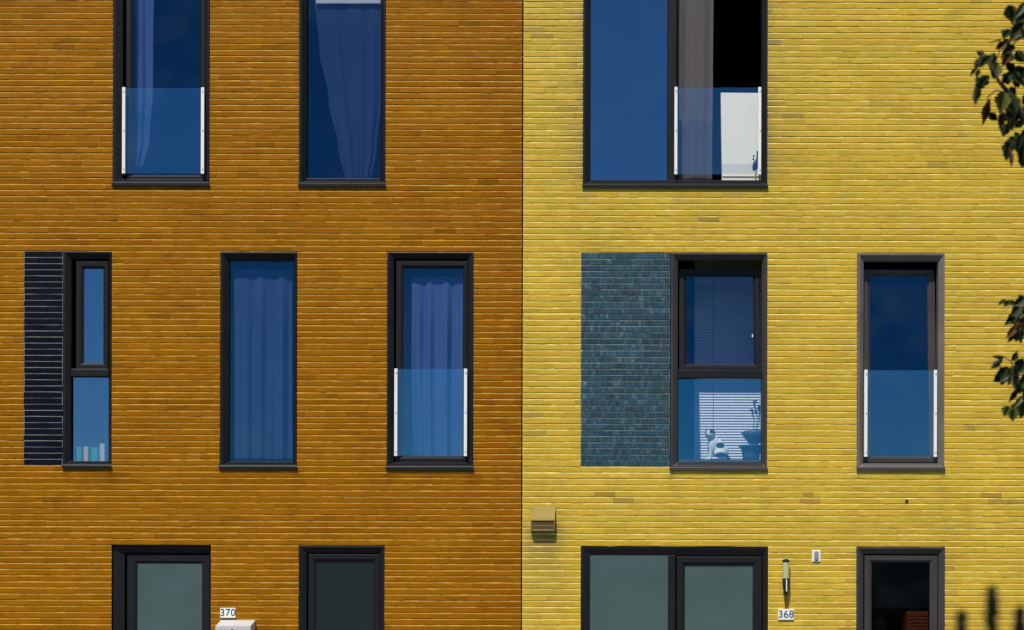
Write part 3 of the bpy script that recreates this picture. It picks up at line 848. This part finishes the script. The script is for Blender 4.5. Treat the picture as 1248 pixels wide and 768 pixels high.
# vent hood
root = empty('vent_hood', P(662, 647)); tag(root, 'beige metal vent hood on the yellow wall over a soot stain', 'vent')
def vz(py): return PZ(py, 662)
xa, xb = PX(649, 625), PX(677, 625); xc, xd = PX(646.8, 634), PX(675.8, 634)
bm = bmesh.new()
th = .006
A = [(xa, -.004, vz(617)), (xb, -.004, vz(617)), (xd, -.075, vz(634.5)+.004), (xc, -.075, vz(634.5)+.004)]
Bq = [(xa, -.004, vz(617)-.012), (xb, -.004, vz(617)-.012), (xd, -.075, vz(634.5)-.006), (xc, -.075, vz(634.5)-.006)]
va = [bm.verts.new(p) for p in A]; vb = [bm.verts.new(p) for p in Bq]
bm.faces.new(va); bm.faces.new(vb[::-1])
for k in range(4): bm.faces.new((va[k], va[(k+1) % 4], vb[(k+1) % 4], vb[k]))
for x in (xc+.001, xd-.009):      # cheeks
    vs = [bm.verts.new(p) for p in ((x, -.073, vz(634.5)-.004), (x, -.004, vz(619)), (x, -.004, vz(647)), (x, -.062, vz(647)))]
    v2 = [bm.verts.new((v.co.x+.008, v.co.y, v.co.z)) for v in vs]
    bm.faces.new(vs); bm.faces.new(v2[::-1])
    for k in range(4): bm.faces.new((vs[k], vs[(k+1) % 4], v2[(k+1) % 4], v2[k]))
done(bm, 'hood', M['beige'], root)
bm = bmesh.new()
box(bm, xc+.012, xd-.012, -.066, -.006, vz(647.4), vz(645.4))
box(bm, xc+.012, xd-.012, -.060, -.054, vz(641.5), vz(640.6))
n = 13
for k in range(n):
    x = xc+.016 + (xd-xc-.036)*k/(n-1); box(bm, x, x+.005, -.066, -.058, vz(645.2), vz(636))
done(bm, 'grille', M['beige_dark'], root)

# wall lamp
q = P(957.8, 720, -.055)
root = empty('wall_lamp', (q.x, -.0, PZ(727, 958))); tag(root, 'slim wall lamp with pale glass tube over a black pointed body', 'lamp')
lz = lambda py: PZ(py, 958, -.055)
bm = bmesh.new(); lathe(bm, q.x, -.055, [(.030, lz(705.5)), (.034, lz(705)), (.034, lz(686)), (.030, lz(685.6))]); done(bm, 'lamp_glass', M['lampglass'], root, smooth=False)
bm = bmesh.new(); lathe(bm, q.x, -.055, [(.012, lz(726)), (.024, lz(722)), (.034, lz(714)), (.0365, lz(705.6)), (.0345, lz(705))]); done(bm, 'lamp_body', M['black'], root, smooth=True)
bm = bmesh.new(); lathe(bm, q.x, -.055, [(.0345, lz(685.4)), (.036, lz(685)), (.036, lz(682.6)), (.024, lz(681.6))]); done(bm, 'cap', M['black'], root)
bm = bmesh.new(); lathe(bm, q.x, -.055, [(.010, lz(681.5)), (.012, lz(680.4)), (.006, lz(679.8))]); done(bm, 'finial', M['lampglass'], root)
bm = bmesh.new(); box(bm, q.x-.005, q.x+.005, -.096, -.088, lz(721), lz(706.5), .001); done(bm, 'trim_strip', M['white'], root)
bm = bmesh.new(); box(bm, q.x-.02, q.x+.02, -.045, .002, lz(717), lz(708), .003); done(bm, 'bracket', M['black'], root)
bm = bmesh.new(); tube(bm, [(q.x+.004, -.07, lz(725.5)), (q.x+.005, -.05, lz(728)), (q.x+.006, -.012, lz(733)), (q.x+.004, -.010, lz(742))], .0045, 8); done(bm, 'thin_tail', M['black'], root)  # thin dark tube from the lamp's lower end down to the sign

# doorbell plate
r = pxrect((989.8, 1000.2, 670.5, 684.8), -.01)
bm = bmesh.new(); box(bm, r[0], r[1], -.010, .003, r[2], r[3], .004)
o = tag(done(bm, 'wall_plate', M['plate']), 'small white wall plate with a rounded grey bar', 'plate')
bm = bmesh.new(); cx = (r[0]+r[1])/2; box(bm, cx-.022, cx+.020, -.022, -.009, r[2]+.014, r[3]-.012, .009); done(bm, 'bar', M['bar'], o)

# wall plug
c = P(1105, 611)
bm = bmesh.new(); tube(bm, [(c.x, -.006, c.z), (c.x, .004, c.z)], .016, 12)
tag(done(bm, 'wall_plug', M['black']), 'small black plug in the yellow wall between the first and ground floor windows', 'plug')

# ------------------------------------------------------------------ ground
def sheet(name, x0, x1, y0, y1, z, m, kind='structure', h=None):
    bm = bmesh.new()
    if h: box(bm, x0, x1, y0, y1, z-h, z)
    else: bm.faces.new([bm.verts.new(p) for p in ((x0, y0, z), (x1, y0, z), (x1, y1, z), (x0, y1, z))])
    return tag(done(bm, name, m), kind=kind)
sheet('ground', -1500, 1500, -1500, 1500, -.06, M['lawn'])
sheet('pavement', -40, 40, -3.2, -.0, .0, M['paving'], h=.055)
sheet('kerb', -40, 40, -3.35, -3.203, .0, M['kerb'], h=.12)
sheet('road', -40, 40, -9.0, -3.352, -.05, M['asphalt'])

# ------------------------------------------------------------------ the tree whose tips reach in
def leaf(bm, base, d, up, ln, wd, mi, fold=.35, droop=.25):
    """one toothed leaf: base point, direction, a rough face normal, length, width"""
    d = d.normalized(); s = d.cross(up).normalized(); nn = s.cross(d).normalized()
    prof = [(0, .02), (.08, .18), (.2, .36), (.28, .33), (.38, .50), (.46, .44), (.56, .46), (.63, .36), (.74, .33), (.80, .22), (.9, .13), (1.0, .0)]
    mid, lf, rt = [], [], []
    for f, w in prof:
        p = base + d*(ln*f) - nn*(ln*droop*f*f)
        j = random.uniform(.85, 1.12)
        mid.append(bm.verts.new(p))
        lf.append(bm.verts.new(p - s*(wd*w*j) + nn*(wd*w*fold)))
        rt.append(bm.verts.new(p + s*(wd*w*j) + nn*(wd*w*fold)))
    for k in range(len(prof)-1):
        for e in (lf, rt):
            try:
                f = bm.faces.new((mid[k], mid[k+1], e[k+1], e[k])); f.material_index = mi; f.smooth = True
            except ValueError: pass

TD = 4.0; TY = TD - D       # tree plane: 4 m from the camera
def T(px, py, dy=0.0): return P(px, py, TY+dy)
U = TD/D/S                  # metres per photo pixel there
tree = empty('leafy_tree', (2.35, TY-.1, -.06)); tag(tree, 'leafy tree whose dark drooping leaf tips reach in before the yellow wall', 'tree')
bm = bmesh.new()
def twig(pts, r0, r1=None):
    n = len(pts); r1 = r1 or r0*.5
    tube(bm, pts, [r0+(r1-r0)*k/(n-1) for k in range(n)], 7)
TX = 2.35
twig([(TX, TY-.1, -.06), (TX+.03, TY-.1, .9), (TX-.03, TY-.08, 1.9), (TX+.05, TY-.1, 3.0), (TX, TY-.15, 4.2), (TX-.1, TY-.2, 5.1)], .085, .02)
limbs = [[(TX-.02, TY-.08, 2.3), (2.0, TY-.03, 2.75), (1.70, TY, 2.78), tuple(T(1290, 520)), tuple(T(1249, 482))],
         [(TX-.03, TY-.08, 2.5), (2.05, TY, 2.95), (1.75, TY, 3.05), tuple(T(1300, 420)), tuple(T(1252, 392))],
         [(TX+.02, TY-.1, 2.8), (2.0, TY, 3.3), (1.7, TY, 3.35), tuple(T(1300, 215)), tuple(T(1258, 160)), tuple(T(1236, 122)), tuple(T(1216, 97)), tuple(T(1207, 76))],
         [(TX+.03, TY-.1, 3.1), (2.0, TY-.1, 3.6), (1.6, TY-.1, 3.75), tuple(T(1275, 10)), tuple(T(1246, 44)), tuple(T(1226, 52))],
         [(TX, TY-.15, 3.9), (1.9, TY-.5, 4.4), (1.4, TY-.8, 4.7), (1.0, TY-1.0, 4.75)],
         [(TX, TY-.15, 3.6), (1.8, TY-.2, 4.1), (1.3, TY-.1, 4.35), (.95, TY, 4.3)],
         [(TX, TY-.15, 4.0), (2.7, TY-.4, 4.5), (3.0, TY-.6, 4.8)], [(TX, TY-.15, 3.4), (2.75, TY+.2, 3.9), (3.1, TY+.3, 4.1)], [(TX, TY-.1, 3.2), (2.3, TY+.5, 3.8), (2.2, TY+.8, 4.2)], [(TX, TY-.2, 3.3), (2.2, TY-.8, 3.9), (2.0, TY-1.3, 4.3)]]
for l in limbs: twig(l, .022, .0022)
for l in ([(1237, 123), (1226, 113), (1214, 110), (1204, 118), (1203, 124)], [(1215, 95), (1212, 80), (1219, 60), (1226, 56)], [(1207, 76), (1200, 70), (1196, 66)], [(1240, 128), (1232, 145), (1229, 160)],
          [(1250, 392), (1242, 380), (1236, 370), (1224, 366)], [(1249, 482), (1240, 460), (1232, 440), (1220, 434)], [(1236, 447), (1228, 452)], [(1249, 482), (1243, 486), (1240, 488)],
          [(1220, 48), (1206, 52)], [(1232, 62), (1236, 52), (1244, 47)]):
    twig([T(x, y) for x, y in l], .0028, .0014)
done(bm, 'trunk', M['bark'], tree, smooth=True)
bm = bmesh.new()
# (base px, tip px, width px, material, side)
LV = [((1249, 3), (1238, 21), 8, 0), ((1249, 20), (1236, 30), 9, 0), ((1247, 27), (1231, 50), 13, 0), ((1243, 34), (1249, 50), 9, 1), ((1226, 52), (1213, 60), 9, 2), ((1231, 50), (1218, 58), 9, 0),
      ((1200, 66), (1190, 62), 7, 2), ((1208, 68), (1193, 82), 14, 0), ((1195, 70), (1188, 83), 9, 2), ((1192, 82), (1182, 92), 5, 1), ((1193, 84), (1190, 95), 6, 1),
      ((1205, 92), (1190, 112), 15, 0), ((1192, 100), (1188, 127), 9, 1), ((1212, 64), (1206, 85), 10, 1), ((1216, 76), (1210, 97), 13, 1), ((1238, 58), (1222, 65), 12, 0), ((1236, 54), (1219, 72), 9, 2),
      ((1238, 62), (1249, 76), 11, 0), ((1225, 78), (1238, 90), 11, 0), ((1234, 88), (1249, 107), 12, 0), ((1240, 80), (1248, 94), 6, 2), ((1226, 92), (1229, 104), 9, 2),
      ((1222, 112), (1219, 140), 16, 1), ((1230, 114), (1238, 138), 15, 0), ((1206, 120), (1198, 152), 8, 2), ((1205, 138), (1216, 147), 8, 0), ((1220, 134), (1220, 158), 11, 2), ((1229, 128), (1234, 160), 11, 1),
      ((1228, 150), (1222, 167), 10, 0), ((1231, 166), (1238, 180), 8, 0), ((1230, 170), (1226, 196), 11, 0), ((1229, 180), (1234, 204), 7, 2), ((1249, 172), (1244, 199), 12, 0), ((1248, 148), (1236, 156), 9, 0), ((1231, 106), (1239, 118), 10, 0), ((1248, 158), (1246, 176), 10, 0),
      ((1226, 365), (1216, 372), 4, 0), ((1231, 366), (1223, 374), 6, 0), ((1249, 363), (1236, 372), 12, 0), ((1245, 372), (1232, 386), 11, 0), ((1241, 380), (1226, 396), 13, 0), ((1243, 383), (1236, 398), 5, 0), ((1249, 384), (1243, 413), 12, 1), ((1238, 372), (1228, 366), 5, 0),
      ((1225, 435), (1209, 434), 5, 0), ((1222, 437), (1207, 450), 7, 0), ((1230, 448), (1211, 466), 17, 0), ((1231, 450), (1220, 470), 13, 0), ((1233, 440), (1240, 428), 8, 0), ((1236, 442), (1249, 446), 14, 0), ((1238, 446), (1242, 462), 12, 0), ((1249, 462), (1239, 481), 14, 1), ((1240, 452), (1235, 472), 6, 0), ((1246, 482), (1233, 499), 6, 0), ((1249, 488), (1244, 510), 12, 1), ((1249, 444), (1240, 456), 12, 0)]
mats = [M['leaf'], M['leaf_olive'], M['leaf_brown']]
for (bx, by), (tx, ty), wpx, mi in LV:
    dz = random.uniform(-.06, .06)
    a, b = T(bx, by, dz), T(tx, ty, dz+random.uniform(-.015, .015))
    up = Vector((random.uniform(-.5, .5), -1, random.uniform(-.3, .6)))
    leaf(bm, a, b-a, up, (b-a).length, wpx*U*1.35, mi, fold=random.uniform(.2, .6)*random.choice((1, 1, -1)), droop=random.uniform(-.05, .15))
for xa_, xb_, ya_, yb_, n_ in ((1224, 1256, 6, 200, 34), (1238, 1258, 366, 408, 10), (1230, 1256, 440, 505, 14), (1252, 1300, 0, 210, 60), (1254, 1300, 360, 520, 40)):
    for _ in range(n_):
        a = T(random.uniform(xa_, xb_), random.uniform(ya_, yb_), random.uniform(-.05, .18))
        leaf(bm, a, Vector((random.uniform(-.8, .6), random.uniform(-.4, .4), -1)), Vector((random.uniform(-.6, .6), -1, random.uniform(-.3, .6))), random.uniform(12, 26)*U, random.uniform(9, 17)*U, random.choices((0, 1, 2), (5, 2, 2))[0], fold=random.uniform(.2, .6), droop=random.uniform(-.05, .2))
def crown(n, c, r, keep):
    k = 0
    while k < n:
        v = Vector((random.gauss(0, 1), random.gauss(0, 1), random.gauss(0, 1))).normalized()*random.random()**.4
        p = Vector((c[0]+v.x*r[0], c[1]+v.y*r[1], c[2]+v.z*r[2]))
        # keep the crown out of the part of the frame it does not reach into
        dd = p.y + D
        if not keep(p, dd): k += .02; continue
        d = Vector((random.uniform(-1, 1), random.uniform(-1, 1), random.uniform(-1.4, .2)))
        leaf(bm, p, d, Vector((random.uniform(-1, 1), random.uniform(-1, 1), 1.2)), random.uniform(.05, .085), random.uniform(.032, .05), random.choices((0, 1, 2), (6, 2, 1))[0], fold=random.uniform(.1, .5))
        k += 1
def outside(p, dd):
    return p.x > 5.32*dd/D + .05 or p.z > ZC + 6.3*dd/D
crown(1500, (1.75, TY-.25, 4.35), (1.15, 1.0, .85), outside)
crown(700, (2.35, TY+.0, 3.1), (.9, .7, .9), outside)
done(bm, 'crown', mats, tree, recalc=False)

# soft plant tips close to the camera
PY = 1.1 - D
def shrub_tip(px, py, px2, h, label, spread, seed, n=46):
    r = random.Random(seed)
    top = P(px, py, PY); foot = Vector((P(px2, 760, PY).x, PY, -.06))
    root = empty('garden_plant', foot); tag(root, label, 'plant', 'plants before the yellow wall')
    bm = bmesh.new()
    tube(bm, [foot, foot.lerp(top, .5)+Vector((.02, .02, 0)), top.lerp(foot, .06), top], [.012, .008, .004, .001], 7); done(bm, 'stem', M['bark'], root, smooth=True)
    bm = bmesh.new()
    for k in range(n):
        f = r.random()
        p = top.lerp(foot, f*h)
        a = r.uniform(0, 6.28); s = spread*(.15+min(1, f*1.3))
        d = Vector((math.cos(a)*s, math.sin(a)*s, .012+.03*(1-f)))
        leaf(bm, p, d, Vector((d.y, -d.x, .3)), r.uniform(.010, .019)*(.6+.8*min(1, f*2)), r.uniform(.008, .013), r.choice((0, 0, 1)), fold=.3)
    done(bm, 'foliage', [M['plum'], M['leaf']], root, recalc=False)
shrub_tip(1209, 727, 1226, .085, 'tallest blurred dark plant tip before the yellow wall', .024, 1, 130)
shrub_tip(1172, 755, 1178, .08, 'lower blurred brown plant tip beside the tallest one', .022, 2, 100)
shrub_tip(1243, 752, 1246, .08, 'short blurred dark plant tip farthest from the ground floor window', .024, 3, 100)

# ------------------------------------------------------------------ light, sky, camera
az, el = math.radians(AZ), math.radians(EL)
to_sun = Vector((-math.sin(az)*math.cos(el), -math.cos(az)*math.cos(el), math.sin(el)))
sd = bpy.data.lights.new('sun', 'SUN'); sd.energy = 4.4; sd.angle = math.radians(.53); sd.color = (1, .955, .88)
so = bpy.data.objects.new('sun', sd); col.objects.link(so)
so.rotation_euler = to_sun.to_track_quat('Z', 'Y').to_euler(); so.location = (-6, -20, 30)

wd = bpy.data.worlds.new('World'); scene.world = wd; wd.use_nodes = True
nt = wd.node_tree; nt.nodes.clear()
sky = nt.nodes.new('ShaderNodeTexSky'); sky.sky_type = 'NISHITA'; sky.sun_disc = False
sky.sun_elevation = el; sky.sun_rotation = math.radians(180+AZ)
sky.air_density = 1.0; sky.dust_density = 0.0; sky.ozone_density = 4.0; sky.altitude = 300
bg = nt.nodes.new('ShaderNodeBackground'); bg.inputs['Strength'].default_value = .08
wo = nt.nodes.new('ShaderNodeOutputWorld')
nt.links.new(sky.outputs[0], bg.inputs[0]); nt.links.new(bg.outputs[0], wo.inputs[0])

cd = bpy.data.cameras.new('camera'); cam = bpy.data.objects.new('camera', cd); col.objects.link(cam)
cam.matrix_world = Matrix.Translation((0, -D, ZC)) @ Matrix.Rotation(math.pi/2, 4, 'X') @ Matrix.Rotation(ROLL, 4, 'Z')
cd.sensor_width = 36; cd.lens = 36*D*S/1248
cd.shift_x = 0; cd.shift_y = (CY-384)/1248
cd.clip_end = 5000; cd.clip_start = .05
cd.dof.use_dof = True; cd.dof.focus_distance = D; cd.dof.aperture_fstop = 6.0
scene.camera = cam

scene.render.engine = 'CYCLES'
scene.cycles.use_denoising = True
scene.cycles.max_bounces = 8; scene.cycles.transparent_max_bounces = 16
scene.cycles.caustics_reflective = False
vs = scene.view_settings
vs.view_transform = 'Standard'; vs.look = 'None'; vs.exposure = 0.25; vs.gamma = 1; vs.use_curve_mapping = False
